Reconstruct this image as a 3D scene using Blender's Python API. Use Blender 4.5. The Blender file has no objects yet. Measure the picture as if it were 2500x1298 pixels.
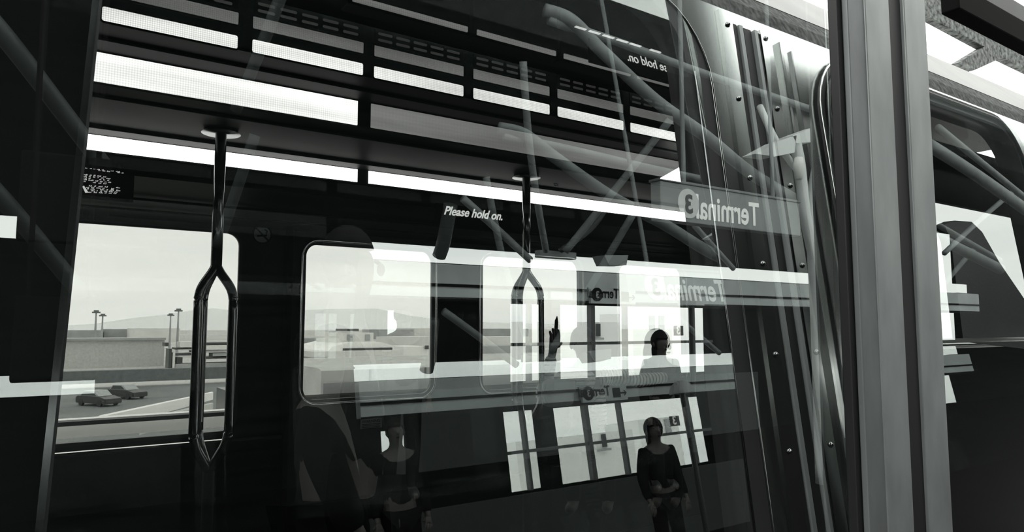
import bpy, bmesh, math, random
from mathutils import Vector, Matrix
random.seed(7)
S = bpy.context.scene
COL = S.collection

# ------------------------------------------------------------------ camera
F, PSI, PITCH, EYE = 1700.0, math.radians(33.8), math.radians(5.0), Vector((0, 0, 1.5))
cd = bpy.data.cameras.new('camera'); cam = bpy.data.objects.new('camera', cd); COL.objects.link(cam)
cd.sensor_width = 36; cd.lens = F * 36 / 2500; cd.clip_start = .02; cd.clip_end = 6000
cam.location = EYE; cam.rotation_euler = (math.radians(90) + PITCH, 0, -PSI)
S.camera = cam
vs = S.view_settings
vs.view_transform = 'Standard'; vs.look = 'None'; vs.exposure = 0; vs.gamma = 1; vs.use_curve_mapping = False

# ------------------------------------------------------------------ sky
W = bpy.data.worlds.new('overcast'); S.world = W; W.use_nodes = True
nt = W.node_tree; nt.nodes.clear()
N = nt.nodes.new; LK = nt.links.new
out = N('ShaderNodeOutputWorld'); bg = N('ShaderNodeBackground'); tc = N('ShaderNodeTexCoord')
mp = N('ShaderNodeMapping'); mp.inputs['Scale'].default_value = (1.1, 1.1, 9)
nz = N('ShaderNodeTexNoise'); nz.inputs['Scale'].default_value = 1.6; nz.inputs['Detail'].default_value = 5
cr = N('ShaderNodeValToRGB')
cr.color_ramp.elements[0].position = .3; cr.color_ramp.elements[0].color = (.80, .81, .80, 1)
cr.color_ramp.elements[1].position = .72; cr.color_ramp.elements[1].color = (1.08, 1.06, 1.01, 1)
LK(tc.outputs['Generated'], mp.inputs[0]); LK(mp.outputs[0], nz.inputs[0]); LK(nz.outputs[0], cr.inputs[0])
LK(cr.outputs[0], bg.inputs[0]); bg.inputs[1].default_value = 4.0; LK(bg.outputs[0], out.inputs[0])

# ------------------------------------------------------------------ measuring helpers: a pixel seen at a known depth
def ray(x, y):
    r = (x - 1250) / F; u = (649 - y) / F
    fy = math.cos(PITCH) - u * math.sin(PITCH); z = math.sin(PITCH) + u * math.cos(PITCH)
    return Vector((fy * math.sin(PSI) + r * math.cos(PSI), fy * math.cos(PSI) - r * math.sin(PSI), z))
def at(x, y, Y, L=0.0):
    d = ray(x, y); t = math.tan(math.radians(L))
    return EYE + d * (Y / (d.y - t * d.z))
SIDE_Y, SIDE_L = .99, 7.4            # the train's near side leans inwards by 7.4 degrees
def side(x, y): return at(x, y, SIDE_Y, SIDE_L)
def sidept(X, z, off=0.0):
    t = math.radians(SIDE_L)
    return Vector((X, SIDE_Y + math.tan(t) * (z - 1.5) + off * math.cos(t), z - off * math.sin(t)))
PANE_Y = .85
def mir(x, y, Yr):                   # where a thing stands on the platform to be seen mirrored at this pixel
    v = at(x, y, 2 * PANE_Y - Yr); return Vector((v.x, Yr, v.z))

# ------------------------------------------------------------------ materials
def mat(name, col, rough=.6, metal=0., noise=None, bump=0., scale=(1, 1, 1), emit=None, spec=.5):
    m = bpy.data.materials.new(name); m.use_nodes = True
    t = m.node_tree; b = t.nodes['Principled BSDF']
    b.inputs['Roughness'].default_value = rough; b.inputs['Metallic'].default_value = metal
    b.inputs['Specular IOR Level'].default_value = spec
    c = (*col, 1) if len(col) == 3 else col
    b.inputs['Base Color'].default_value = c
    if noise:
        sc, amt = noise
        tcn = t.nodes.new('ShaderNodeTexCoord'); mpn = t.nodes.new('ShaderNodeMapping'); mpn.inputs['Scale'].default_value = scale
        n = t.nodes.new('ShaderNodeTexNoise'); n.inputs['Scale'].default_value = sc; n.inputs['Detail'].default_value = 6
        r = t.nodes.new('ShaderNodeValToRGB')
        r.color_ramp.elements[0].position = .3; r.color_ramp.elements[1].position = .7
        r.color_ramp.elements[0].color = tuple(max(0, v * (1 - amt)) for v in col[:3]) + (1,)
        r.color_ramp.elements[1].color = tuple(min(1, v * (1 + amt)) for v in col[:3]) + (1,)
        t.links.new(tcn.outputs['Object'], mpn.inputs[0]); t.links.new(mpn.outputs[0], n.inputs[0])
        t.links.new(n.outputs[0], r.inputs[0]); t.links.new(r.outputs[0], b.inputs['Base Color'])
        if bump:
            bp = t.nodes.new('ShaderNodeBump'); bp.inputs['Strength'].default_value = bump
            t.links.new(n.outputs[0], bp.inputs['Height']); t.links.new(bp.outputs[0], b.inputs['Normal'])
    if emit:
        b.inputs['Emission Color'].default_value = (1, .98, .95, 1); b.inputs['Emission Strength'].default_value = emit
    return m

def glass(name, T, R, fres=.0):
    m = bpy.data.materials.new(name); m.use_nodes = True
    t = m.node_tree; t.nodes.clear()
    o = t.nodes.new('ShaderNodeOutputMaterial'); mx = t.nodes.new('ShaderNodeMixShader')
    tr = t.nodes.new('ShaderNodeBsdfTransparent'); gl = t.nodes.new('ShaderNodeBsdfGlossy')
    tr.inputs[0].default_value = (*T, 1); gl.inputs[0].default_value = (.93, 1, .98, 1); gl.inputs['Roughness'].default_value = 0
    # the reflective coating is on the platform face; the back face reflects like plain coated glass
    ge = t.nodes.new('ShaderNodeNewGeometry'); mr = t.nodes.new('ShaderNodeMapRange')
    mr.inputs[3].default_value = R; mr.inputs[4].default_value = min(R, .03)
    t.links.new(ge.outputs['Backfacing'], mr.inputs[0]); t.links.new(mr.outputs[0], mx.inputs[0])
    t.links.new(tr.outputs[0], mx.inputs[1]); t.links.new(gl.outputs[0], mx.inputs[2]); t.links.new(mx.outputs[0], o.inputs[0])
    return m

def lens(name, strength, dots=110., low=.55):
    """prismatic lamp diffuser: emission broken by the little grid of the lens sheet, brighter over the tube's middle"""
    m = bpy.data.materials.new(name); m.use_nodes = True
    t = m.node_tree; t.nodes.clear(); n = t.nodes.new; l = t.links.new
    o = n('ShaderNodeOutputMaterial'); e = n('ShaderNodeEmission'); c = n('ShaderNodeTexCoord')
    mpn = n('ShaderNodeMapping'); mpn.inputs['Scale'].default_value = (dots, dots, dots)
    v = n('ShaderNodeTexVoronoi'); v.inputs['Randomness'].default_value = 0; v.inputs['Scale'].default_value = 1
    r = n('ShaderNodeMapRange'); r.inputs[1].default_value = .1; r.inputs[2].default_value = .8; r.inputs[3].default_value = 1.0; r.inputs[4].default_value = low
    nz2 = n('ShaderNodeTexNoise'); nz2.inputs['Scale'].default_value = 1.0
    mp2 = n('ShaderNodeMapping'); mp2.inputs['Scale'].default_value = (1.3, 1, 14)
    r2 = n('ShaderNodeMapRange'); r2.inputs[1].default_value = .3; r2.inputs[2].default_value = .7; r2.inputs[3].default_value = .75; r2.inputs[4].default_value = 1.2
    mu = n('ShaderNodeMath'); mu.operation = 'MULTIPLY'; mu2 = n('ShaderNodeMath'); mu2.operation = 'MULTIPLY'; mu2.inputs[1].default_value = strength
    l(c.outputs['Object'], mpn.inputs[0]); l(mpn.outputs[0], v.inputs['Vector']); l(v.outputs['Distance'], r.inputs[0])
    l(c.outputs['Object'], mp2.inputs[0]); l(mp2.outputs[0], nz2.inputs['Vector']); l(nz2.outputs[0], r2.inputs[0])
    l(r.outputs[0], mu.inputs[0]); l(r2.outputs[0], mu.inputs[1]); l(mu.outputs[0], mu2.inputs[0]); l(mu2.outputs[0], e.inputs[1])
    e.inputs[0].default_value = (1, .985, .94, 1); l(e.outputs[0], o.inputs[0])
    return m

def striped(name, a, b, axis, freq):
    m = bpy.data.materials.new(name); m.use_nodes = True
    t = m.node_tree; p = t.nodes['Principled BSDF']; p.inputs['Roughness'].default_value = .9
    c = t.nodes.new('ShaderNodeTexCoord'); w = t.nodes.new('ShaderNodeTexWave'); w.bands_direction = axis
    w.inputs['Scale'].default_value = freq; w.inputs['Distortion'].default_value = 1.2; w.inputs['Detail Scale'].default_value = 2
    r = t.nodes.new('ShaderNodeValToRGB'); r.color_ramp.interpolation = 'EASE'
    r.color_ramp.elements[0].position = .22; r.color_ramp.elements[0].color = (*a, 1)
    r.color_ramp.elements[1].position = .34; r.color_ramp.elements[1].color = (*b, 1)
    t.links.new(c.outputs['Object'], w.inputs[0]); t.links.new(w.outputs[0], r.inputs[0]); t.links.new(r.outputs[0], p.inputs['Base Color'])
    return m

M = dict(
    steel=mat('brushed_steel', (.42, .44, .43), .17, 1, (9, .12), 0, (1, 1, .05)),
    steel_lt=mat('polished_steel', (.5, .52, .51), .16, 1, (9, .1), 0, (1, 1, .05)),
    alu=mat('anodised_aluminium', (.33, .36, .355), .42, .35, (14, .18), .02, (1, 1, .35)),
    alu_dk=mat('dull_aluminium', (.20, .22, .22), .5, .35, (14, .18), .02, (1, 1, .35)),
    rubber=mat('black_rubber', (.012, .013, .013), .55),
    black=mat('black_panel', (.006, .006, .006), .7, spec=.04),
    inner=mat('dark_interior_panel', (.012, .013, .013), .55, 0, (4, .2), spec=.05),
    innerw=mat('grey_interior_wall', (.030, .034, .034), .6, 0, (5, .15), spec=.05),
    ceilm=mat('dark_ceiling', (.005, .0052, .0052), .5, 0, (6, .3), 0, (.3, 3, 3), spec=.08),
    flange=mat('dull_flange', (.10, .105, .105), .3, 1),
    chrome=mat('dark_chrome', (.26, .27, .27), .16, 1),
    chrome_lt=mat('bright_chrome', (.8, .8, .8), .12, 1),
    canopy_refl=mat('painted_canopy_reflection', (.065, .07, .068), .9, 0, (75, .95), .6, (1, 1, .5)),  # dark mottling paints in the canopy's reflection on the curved steel cove
    meshp=mat('mottled_mesh', (.16, .17, .165), .9, 0, (30, .97), .3),
    roofskin=mat('pale_roof_skin', (.30, .30, .29), .55, 0, (6, .1)),
    white=mat('white_paint', (.88, .88, .85), .45),
    strut=mat('grey_strut', (.24, .265, .265), .5, 0, (5, .2)),  # mid grey with slight random mottling
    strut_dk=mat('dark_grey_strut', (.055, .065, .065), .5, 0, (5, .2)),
    dado=mat('platform_dado', (.05, .056, .056), .7, spec=.1),
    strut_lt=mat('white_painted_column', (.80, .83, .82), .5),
    pfascia=mat('platform_fascia', (.48, .52, .52), .5, 0, (3, .15)),
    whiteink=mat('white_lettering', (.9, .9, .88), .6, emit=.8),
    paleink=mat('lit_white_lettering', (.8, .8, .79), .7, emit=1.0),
    signgrey=mat('sign_grey', (.26, .285, .285), .5),
    signdark=mat('sign_dark', (.05, .055, .055), .4),
    fascia=mat('fascia_grey', (.36, .38, .38), .5, 0, (3, .15)),
    deck=mat('dark_roof_deck', (.006, .007, .007), .9, 0, (2, .4), 0, (.3, 1, 6), spec=0),
    concrete=mat('concrete', (.50, .51, .49), .85, 0, (3, .14), .05),
    concrete_dk=mat('dark_concrete', (.15, .165, .165), .85, 0, (2, .2)),
    asphalt=mat('asphalt', (.17, .18, .18), .9, 0, (.15, .2)),
    apron=mat('apron_concrete', (.50, .50, .48), .9, 0, (.02, .3), 0, (.3, 3, 1)),
    hill=mat('hazy_hill', (.80, .81, .80), 1, 0, (.002, .06)),  # distance haze is put into the pale colour
    pale=mat('pale_render', (.72, .72, .69), .8, 0, (.3, .08)),
    bldg=mat('grey_cladding', (.36, .37, .37), .8, 0, (.2, .2)),
    dark=mat('dark_glazing', (.05, .055, .055), .3),
    carpaint=mat('dark_car_paint', (.03, .03, .03), .35),
    cloth=mat('black_cloth', (.007, .007, .0075), .95, 0, (20, .3), spec=.02),
    skin=mat('skin', (.07, .062, .056), .6),
    hair=mat('dark_hair', (.008, .008, .008), .7, spec=.1),
    stripe_z=striped('striped_shirt', (.03, .03, .03), (.95, .96, .94), 'Z', 11),
    stripe_x=striped('striped_sleeve', (.03, .03, .03), (.95, .96, .94), 'X', 11),
    tile=mat('platform_floor', (.006, .006, .006), .9, 0, (2, .2), spec=0),
    louvre=mat('ribbed_black_panel', (.03, .033, .033), .45, 0, (30, .4), .1, (1, 1, 8)),
    light_hi=lens('lamp_lens_bright', 2.1), light_mid=lens('lamp_lens_perforated', 2.4, 140, .35),
    light_cove=lens('cove_lens', 4.5, 30, .92), light_low=lens('lamp_lens_dim', .30, 140, .5),
    light_dim=lens('lamp_lens_faint', .30, 60, .85), light_slot=lens('slot_glow', .05, 140, .8),
    light_thin=lens('thin_lens', .3, 140, .6),
    pane=glass('platform_glass', (.97, .985, .98), .20),
    traing=glass('train_glass', (.90, .92, .92), .18),
    tint=glass('tinted_glass', (.355, .357, .34), .05),
    smoke=glass('smoked_glass', (.36, .37, .36), .05),
    clear=glass('clear_glass', (.95, .95, .95), .05),
)

# ------------------------------------------------------------------ object helpers
def link(o, parent=None):
    COL.objects.link(o)
    if parent: o.parent = parent
    return o
def tag(o, label=None, cat=None, group=None, kind=None):
    if label: o['label'] = label
    if cat: o['category'] = cat
    if group: o['group'] = group
    if kind: o['kind'] = kind
    return o
def thing(name, loc, label, cat, group=None):
    o = bpy.data.objects.new(name, None); o.empty_display_size = .1; o.location = loc
    return tag(link(o), label, cat, group)
def mesh(name, bm, m, parent=None, smooth=False):
    me = bpy.data.meshes.new(name)
    bmesh.ops.recalc_face_normals(bm, faces=bm.faces); bm.to_mesh(me); bm.free()
    me.materials.append(M[m] if isinstance(m, str) else m)
    if smooth:
        for p in me.polygons: p.use_smooth = True
    o = bpy.data.objects.new(name, me); link(o, parent)
    if parent is not None: o.matrix_parent_inverse = Matrix.Translation(-root_loc(parent))
    return o
def root_loc(p):
    l = Vector((0, 0, 0))
    while p is not None:
        if p.type == 'EMPTY': l += p.location
        p = p.parent
    return l
def reparent(o, p):
    o.parent = p; o.matrix_parent_inverse = Matrix.Translation(-root_loc(p)); return o
def B(): return bmesh.new()
def box(bm, a, b, bev=0.0):
    a = Vector(a); b = Vector(b); lo = Vector(map(min, a, b)); hi = Vector(map(max, a, b))
    r = bmesh.ops.create_cube(bm, size=1)
    for v in r['verts']:
        v.co = Vector([(lo[i] + hi[i]) / 2 + v.co[i] * (hi[i] - lo[i]) for i in range(3)])
    if bev:
        es = list({e for v in r['verts'] for e in v.link_edges})
        bmesh.ops.bevel(bm, geom=es, offset=bev, segments=2, affect='EDGES', profile=.5)
    return bm
def prism(bm, pts, d):
    """closed polygon pts (3D, planar) pushed along vector d"""
    d = Vector(d); a = [bm.verts.new(Vector(p)) for p in pts]; b = [bm.verts.new(Vector(p) + d) for p in pts]
    bm.faces.new(a); bm.faces.new(b[::-1]); n = len(pts)
    for i in range(n): bm.faces.new([a[i], a[(i + 1) % n], b[(i + 1) % n], b[i]])
    return bm
def tube(bm, pts, r, seg=12, cap=True):
    pts = [Vector(p) for p in pts]; n = len(pts); rr = r if isinstance(r, (list, tuple)) else [r] * n
    rings = []; up = None
    for i, p in enumerate(pts):
        d = ((pts[min(i + 1, n - 1)] - p).normalized() + (p - pts[max(i - 1, 0)]).normalized()).normalized()
        if up is None:
            up = Vector((0, 0, 1)) if abs(d.z) < .9 else Vector((1, 0, 0))
        u = (up - d * up.dot(d)).normalized(); w = d.cross(u); up = u
        rings.append([bm.verts.new(p + (u * math.cos(2 * math.pi * k / seg) + w * math.sin(2 * math.pi * k / seg)) * rr[i]) for k in range(seg)])
    for i in range(n - 1):
        for k in range(seg):
            bm.faces.new([rings[i][k], rings[i][(k + 1) % seg], rings[i + 1][(k + 1) % seg], rings[i + 1][k]])
    if cap: bm.faces.new(rings[0][::-1]); bm.faces.new(rings[-1])
    return bm
def smoothpath(pts, k=6):
    pts = [Vector(p) for p in pts]; o = []
    for i in range(len(pts) - 1):
        p0 = pts[max(i - 1, 0)]; p1 = pts[i]; p2 = pts[i + 1]; p3 = pts[min(i + 2, len(pts) - 1)]
        for j in range(k):
            t = j / k
            o.append(.5 * ((2 * p1) + (p2 - p0) * t + (2 * p0 - 5 * p1 + 4 * p2 - p3) * t * t + (3 * p1 - p0 - 3 * p2 + p3) * t ** 3))
    o.append(pts[-1]); return o
def ball(bm, c, r, sx=1, sy=1, sz=1, seg=16):
    q = bmesh.ops.create_uvsphere(bm, u_segments=seg, v_segments=max(6, seg // 2), radius=r)
    for v in q['verts']: v.co = Vector((v.co.x * sx, v.co.y * sy, v.co.z * sz)) + Vector(c)
    return bm
def rrect(x0, z0, x1, z1, r, seg=8):
    if not isinstance(r, (list, tuple)): r = [r] * 4       # corners: bottom left, bottom right, top right, top left
    o = []
    for (cx, cz, a0, rr) in ((x0, z0, 180, r[0]), (x1, z0, 270, r[1]), (x1, z1, 0, r[2]), (x0, z1, 90, r[3])):
        sx = cx + (rr if cx == x0 else -rr); sz = cz + (rr if cz == z0 else -rr)
        for k in range(seg + 1):
            a = math.radians(a0 + 90 * k / seg); o.append((sx + rr * math.cos(a), sz + rr * math.sin(a)))
    return o
def face_out(o):      # sheet glass: normals towards the platform
    me = o.data
    if sum(p.normal.y * p.area for p in me.polygons) > 0: me.flip_normals()
def curve_mesh(cu, name):
    tmp = bpy.data.objects.new(name + '_src', cu); COL.objects.link(tmp)
    dg = bpy.context.evaluated_depsgraph_get(); dg.update()
    me = bpy.data.meshes.new_from_object(tmp.evaluated_get(dg))
    bpy.data.objects.remove(tmp); bpy.data.curves.remove(cu)
    return me
def plate(name, loops, thick, m, parent=None, place=None):
    """flat sheet with holes drawn in (X,z), thickness centred; place(X, z, depth) puts each vertex in the world"""
    cu = bpy.data.curves.new(name, 'CURVE'); cu.dimensions = '2D'; cu.fill_mode = 'BOTH'; cu.extrude = thick / 2
    for lp in loops:
        s = cu.splines.new('POLY'); s.points.add(len(lp) - 1); s.use_cyclic_u = True
        for i, p in enumerate(lp): s.points[i].co = (p[0], p[1], 0, 1)
    me = curve_mesh(cu, name)
    for v in me.vertices: v.co = place(v.co.x, v.co.y, v.co.z)
    me.materials.clear(); me.materials.append(M[m])
    bm = B(); bm.from_mesh(me); bpy.data.meshes.remove(me)
    bmesh.ops.remove_doubles(bm, verts=bm.verts, dist=1e-5)
    o = mesh(name, bm, m, parent)
    if thick == 0: face_out(o)
    return o
def text(name, s, size, m, loc, rot, parent=None, shear=0., offset=0., depth=.001, align='LEFT', sx=1.0):
    cu = bpy.data.curves.new(name, 'FONT'); cu.body = s; cu.size = size; cu.extrude = depth; cu.shear = shear; cu.offset = offset; cu.align_x = align
    me = curve_mesh(cu, name)
    R = Matrix.Translation(Vector(loc)) @ rot.to_4x4() @ Matrix.Diagonal((sx, 1, 1, 1))
    me.transform(R); me.materials.clear(); me.materials.append(M[m])
    o = bpy.data.objects.new(name, me); link(o)
    if parent: reparent(o, parent)
    return o
ROT_S = Matrix.Rotation(math.radians(90), 3, 'X')                                        # faces the platform (towards -Y)
ROT_N = Matrix.Rotation(math.pi, 3, 'Z') @ Matrix.Rotation(math.radians(90), 3, 'X')       # faces the train (towards +Y)
def struct(o): o['kind'] = 'structure'; return o

# ================================================================== TRAIN: shell
FAR = 4.3
W1 = (-.75, .887, .955, 2.066); W2 = (1.318, 1.035, 2.232, 2.032); W3 = (2.605, 1.03, 3.545, 2.032); W4 = (3.93, 1.03, 4.735, 2.032)
farplace = lambda X, z, d: Vector((X, FAR + .03 + d, z))
hole = lambda w, r, g=0: rrect(w[0] - g, w[1] - g, w[2] + g, w[3] + g, r + g)
struct(plate('wall_far', [[(-1.6, -.02), (5.3, -.02), (5.3, 2.6), (-1.6, 2.6)], hole(W1, .1), hole(W2, .1), hole(W3, .1), hole(W4, .1)], .06, 'innerw', None, farplace))
for i, w in enumerate((W1, W2, W3, W4)):
    win = plate('window_%d' % (i + 1), [hole(w, .1, .004)], 0, 'tint', None, lambda X, z, d: Vector((X, FAR + .045 + d, z))); struct(win)
    g = plate('gasket', [hole(w, .1, .0), hole(w, .09, -.017)], .03, 'rubber', win, lambda X, z, d: Vector((X, FAR + .01 + d, z)))
    if i:
        tube_pts = [Vector((p[0], FAR - .006, p[1])) for p in hole(w, .1, .012)]
        b = B(); tube(b, tube_pts + [tube_pts[0]], .011, 8, False); mesh('window_rim', b, 'chrome_lt', win, True)
# long chrome sill and recessed ledge under the wide left window
b = B(); box(b, (-1.5, FAR - .06, .838), (1.225, FAR - .001, .868), .013); tag(struct(mesh('trim_1', b, 'chrome_lt')))
# door portal between the first two windows: raised post
b = B(); box(b, (1.20, FAR - .07, .3), (1.24, FAR + .0, 2.2), .008); struct(mesh('trim_2', b, 'black'))
b = B(); box(b, (1.24, FAR - .05, .0), (5.2, FAR - .002, .441), .01); struct(mesh('baseboard_far', b, 'black'))
b = B(); box(b, (-1.55, FAR - .02, .0), (1.20, FAR - .001, .838), .004); struct(mesh('trim_26', b, 'black'))
# ceiling profile, extruded along the car
prof = [(FAR, 2.095), (3.68, 2.21), (3.62, 2.288), (3.62, 2.368), (2.85, 2.368), (2.85, 2.490), (2.56, 2.490), (2.56, 2.70), (1.80, 2.70), (1.44, 2.52), (1.27, 2.38)]
top = [(1.24, 2.42), (1.42, 2.56), (1.76, 2.78), (FAR + .06, 2.78), (FAR + .06, 2.095)]
b = B(); prism(b, [(-1.6, y, z) for y, z in prof + top], (6.9, 0, 0)); struct(mesh('ceiling', b, 'ceilm'))
b = B(); box(b, (-1.6, 1.0, -.08), (5.3, FAR + .06, .0)); struct(mesh('floor', b, 'black'))
b = B(); box(b, (5.2, 2.46, 0), (5.26, FAR, 2.75)); struct(mesh('wall_right', b, 'inner'))
b = B(); box(b, (-1.6, 1.0, 0), (-1.54, FAR, 2.75)); struct(mesh('wall_left', b, 'black'))
# soffit lamp at the far end of the car
b = B(); d_ = [EYE + ray(x, y) * ((2.362 - 1.5) / ray(x, y).z) for x, y in [(1612, 436), (1676, 400), (1740, 410), (1740, 456)]]
prism(b, d_, (0, 0, .004)); tag(mesh('soffit_lamp', b, 'light_cove'), 'bright angular soffit lamp at the right end of the car above the mirrored sign', 'lamp')
# raised seams along the ceiling
for k, (y, z, r) in enumerate([(2.98, 2.362, .006), (3.45, 2.362, .007), (2.70, 2.484, .006), (3.95, 2.145, .008), (4.12, 2.115, .007)]):
    b = B(); tube(b, [(-1.5, y, z), (5.15, y, z)], r, 8); struct(mesh('trim_%d' % (k + 3), b, 'inner'))

# near side: brushed steel with the big window/door opening and the next window
OPN = (.026, .76, 1.262, 2.262)
NXT = (1.705, .76, 3.00, 2.262)
splace = lambda off: (lambda X, z, d: sidept(X, z, off + d))
slant = lambda lp: [(x + (z - 1.62) * .045, z) if x < .2 else (x, z) for x, z in lp]      # the left jamb leans a little
steel = plate('wall_near', [[(-.0225, .72), (5.3, .72), (5.3, 2.285), (.048, 2.285)], slant(rrect(OPN[0], *OPN[1:], [.01, .05, .205, .02])), rrect(*NXT, [.05, .05, .2, .2])], .05, 'steel', None, splace(.025))
struct(steel)
struct(plate('trim_24', [[(-1.6, .72), (-.021, .72), (.0495, 2.285), (-1.6, 2.285)]], .044, 'black', None, splace(.026)))
b = B(); box(b, (-1.6, .915, .0), (5.3, .96, .71)); struct(mesh('trim_25', b, 'steel'))
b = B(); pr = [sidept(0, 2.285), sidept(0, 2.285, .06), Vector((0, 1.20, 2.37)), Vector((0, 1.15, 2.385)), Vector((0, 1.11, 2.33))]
prism(b, [(-1.6, p.y, p.z) for p in pr], (6.9, 0, 0)); struct(mesh('trim_8', b, 'canopy_refl'))
b = B(); prism(b, [(-1.6, y, z) for y, z in [(1.15, 2.387), (1.20, 2.372), (1.40, 2.57), (1.36, 2.62)]], (6.9, 0, 0)); struct(mesh('trim_9', b, 'roofskin'))
b = B(); prism(b, [(-1.6, y, z) for y, z in [(1.36, 2.62), (1.40, 2.57), (1.75, 2.79), (4.36, 2.79), (4.36, 2.84), (1.70, 2.83)]], (6.9, 0, 0)); struct(mesh('trim_10', b, 'roofskin'))

# black gasket rings of the two near openings, with a fine bright lip
def ringed(op, rad, wdt, n):
    o = rrect(*op, rad); i = rrect(op[0] + wdt, op[1] + wdt, op[2] - wdt, op[3] - wdt, [max(.01, q - wdt) for q in rad])
    r = plate('trim_%d' % n, [o, i], .07, 'rubber', None, splace(.02)); struct(r)
    b = B(); pts = [sidept(X, z, -.012) for X, z in rrect(op[0] - .003, op[1], op[2] + .003, op[3] + .003, rad)]
    tube(b, pts + [pts[0]], .0035, 8, False); mesh('metal_lip', b, 'steel_lt', r, True)
    return r
plate_g = [rrect(OPN[0] - .0, OPN[1], OPN[2], OPN[3], [.05, .05, .205, .02]), rrect(OPN[0] + .003, OPN[1] + .03, OPN[2] - .075, OPN[3] - .022, [.04, .04, .15, .02])]
plate_g = [slant(plate_g[0]), slant(plate_g[1])]
g1 = plate('trim_11', plate_g, .06, 'rubber', None, splace(.02)); struct(g1)
b = B(); pts = [sidept(X, z, -.010) for X, z in rrect(OPN[0] - .004, OPN[1], OPN[2] + .004, OPN[3] + .004, [.05, .05, .209, .02])]
pts = pts[9:-9]
tube(b, pts, .0032, 8, False); mesh('metal_lip', b, 'steel_lt', g1, True)
b = B(); tube(b, [sidept(OPN[2] - .055, .80, -.012), sidept(OPN[2] - .055, 2.08, -.012)], .0022, 6); mesh('bead', b, 'chrome', g1, True)
g2 = ringed(NXT, [.05, .05, .2, .2], .038, 12)
b = B(); pts = [sidept(X, z, -.02) for X, z in rrect(NXT[0] + .018, NXT[1], NXT[2] - .018, NXT[3] - .018, [.04, .04, .185, .185])]
tube(b, pts + [pts[0]], .006, 8, False); mesh('bead', b, 'rubber', g2, True)

# glass of the train side stands a little steeper than the steel
def gplace(X, z, d): return Vector((X, .965 + math.tan(math.radians(6)) * (z - 1.5) + d, z))
struct(plate('window_5', [rrect(-1.6, OPN[1], OPN[2] - .070, OPN[3] - .018, [.04, .04, .155, .02])], 0, 'traing', None, lambda X, z, d: gplace(X, z, 0)))
struct(plate('window_6', [rrect(NXT[0] + .03, NXT[1] + .03, NXT[2] - .03, NXT[3] - .03, [.04, .04, .17, .17])], 0, 'traing', None, lambda X, z, d: gplace(X, z, 0)))

# vertical cover strips, bellows ribs and bolts between the two openings
def strip(X0, X1, z0, z1, th, m, n, off=0.0, parent=None, name=None):
    b = B(); p = [sidept(X0, z0, -off), sidept(X1, z0, -off), sidept(X1, z1, -off), sidept(X0, z1, -off)]
    nrm = sidept(0, 1.5, -1) - sidept(0, 1.5, 0)
    prism(b, p, nrm * th)
    o = mesh(name or 'trim_%d' % n, b, m, parent)
    return o if parent else struct(o)
s1 = strip(1.335, 1.382, .74, 2.275, .006, 'steel_lt', 13)
strip(1.384, 1.399, .74, 2.25, .004, 'rubber', 14)
strip(1.404, 1.418, .74, 2.25, .008, 'alu', 15)
strip(1.427, 1.456, .74, 2.25, .003, 'rubber', 16)
strip(1.462, 1.474, .74, 2.25, .010, 'alu', 17)
strip(1.480, 1.490, .74, 2.25, .003, 'rubber', 18)
s2 = strip(1.492, 1.535, .74, 2.26, .006, 'steel_lt', 19)
strip(1.560, 1.570, .74, 2.24, .012, 'steel_lt', 20)
strip(1.615, 1.620, .74, 2.23, .006, 'chrome', 21)
nrm = (sidept(0, 1.5, -1) - sidept(0, 1.5, 0)).normalized()
def bolts(parent, pix):
    for (x, y) in pix:
        c = side(x, y); c = c + nrm * .007; b = B()
        bmesh.ops.create_cone(b, cap_ends=True, segments=16, radius1=.0075, radius2=.006, depth=.004, matrix=Matrix.Translation(c) @ nrm.to_track_quat('Z', 'Y').to_matrix().to_4x4())
        bmesh.ops.create_uvsphere(b, u_segments=12, v_segments=6, radius=.0045, matrix=Matrix.Translation(c + nrm * .0015))
        mesh('bolt', b, 'chrome', parent, True)
bolts(s1, [(1772, 63), (1799, 243), (1826, 436), (1857, 645), (1888, 866), (1921, 1102)])
bolts(s2, [(1865, 97), (1893, 268), (1924, 455), (1953, 649), (1987, 860), (2022, 1085)])

# ================================================================== TRAIN: lamps in the ceiling steps
def lamp(name, x0, x1, z0, z1, Y, m, label, group, bezel=True, rr=.01):
    zc = (z0 + z1) / 2
    t = thing(name, (( x0 + x1) / 2, Y, zc), label, 'lamp', group)
    b = B(); prism(b, [(p[0], Y - .006, p[1]) for p in rrect(x0, z0, x1, z1, rr, 3)], (0, .004, 0)); mesh('lens', b, m, t)
    g = .006
    if bezel:
        o = plate('bezel', [rrect(x0 - g, z0 - g, x1 + g, z1 + g, rr + g, 3), rrect(x0, z0, x1, z1, rr, 3)], .008, 'black', t, lambda X, z, d: Vector((X, Y - .005 + d, z)))
    return t
AX = lambda x, y, Y: at(x, y, Y).x
# big diffusers
lamp('ceiling_light_panel', -.55, 1.093, 2.376, 2.484, 2.85, 'light_hi', 'wide bright prismatic ceiling light panel left of the joint in the train ceiling', 'wide ceiling light panels', False, .002)
lamp('ceiling_light_panel', 1.155, 3.15, 2.376, 2.484, 2.85, 'light_dim', 'wide dim grey ceiling light panel right of the joint in the train ceiling', 'wide ceiling light panels', False, .002)
lamp('ceiling_light_panel', 3.21, 5.15, 2.376, 2.484, 2.85, 'light_dim', 'far faint ceiling light panel at the right end of the train ceiling', 'wide ceiling light panels', False, .002)
# cove strips above the far windows
lamp('cove_light', -.5, 1.395, 2.295, 2.365, 3.62, 'light_cove', 'left long bright cove light strip crossed by the near grab pole', 'cove light strips', False, .001)
lamp('cove_light', 1.46, 5.0, 2.295, 2.365, 3.62, 'light_cove', 'right long bright cove light strip running on behind the far grab pole', 'cove light strips', False, .001)
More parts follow.
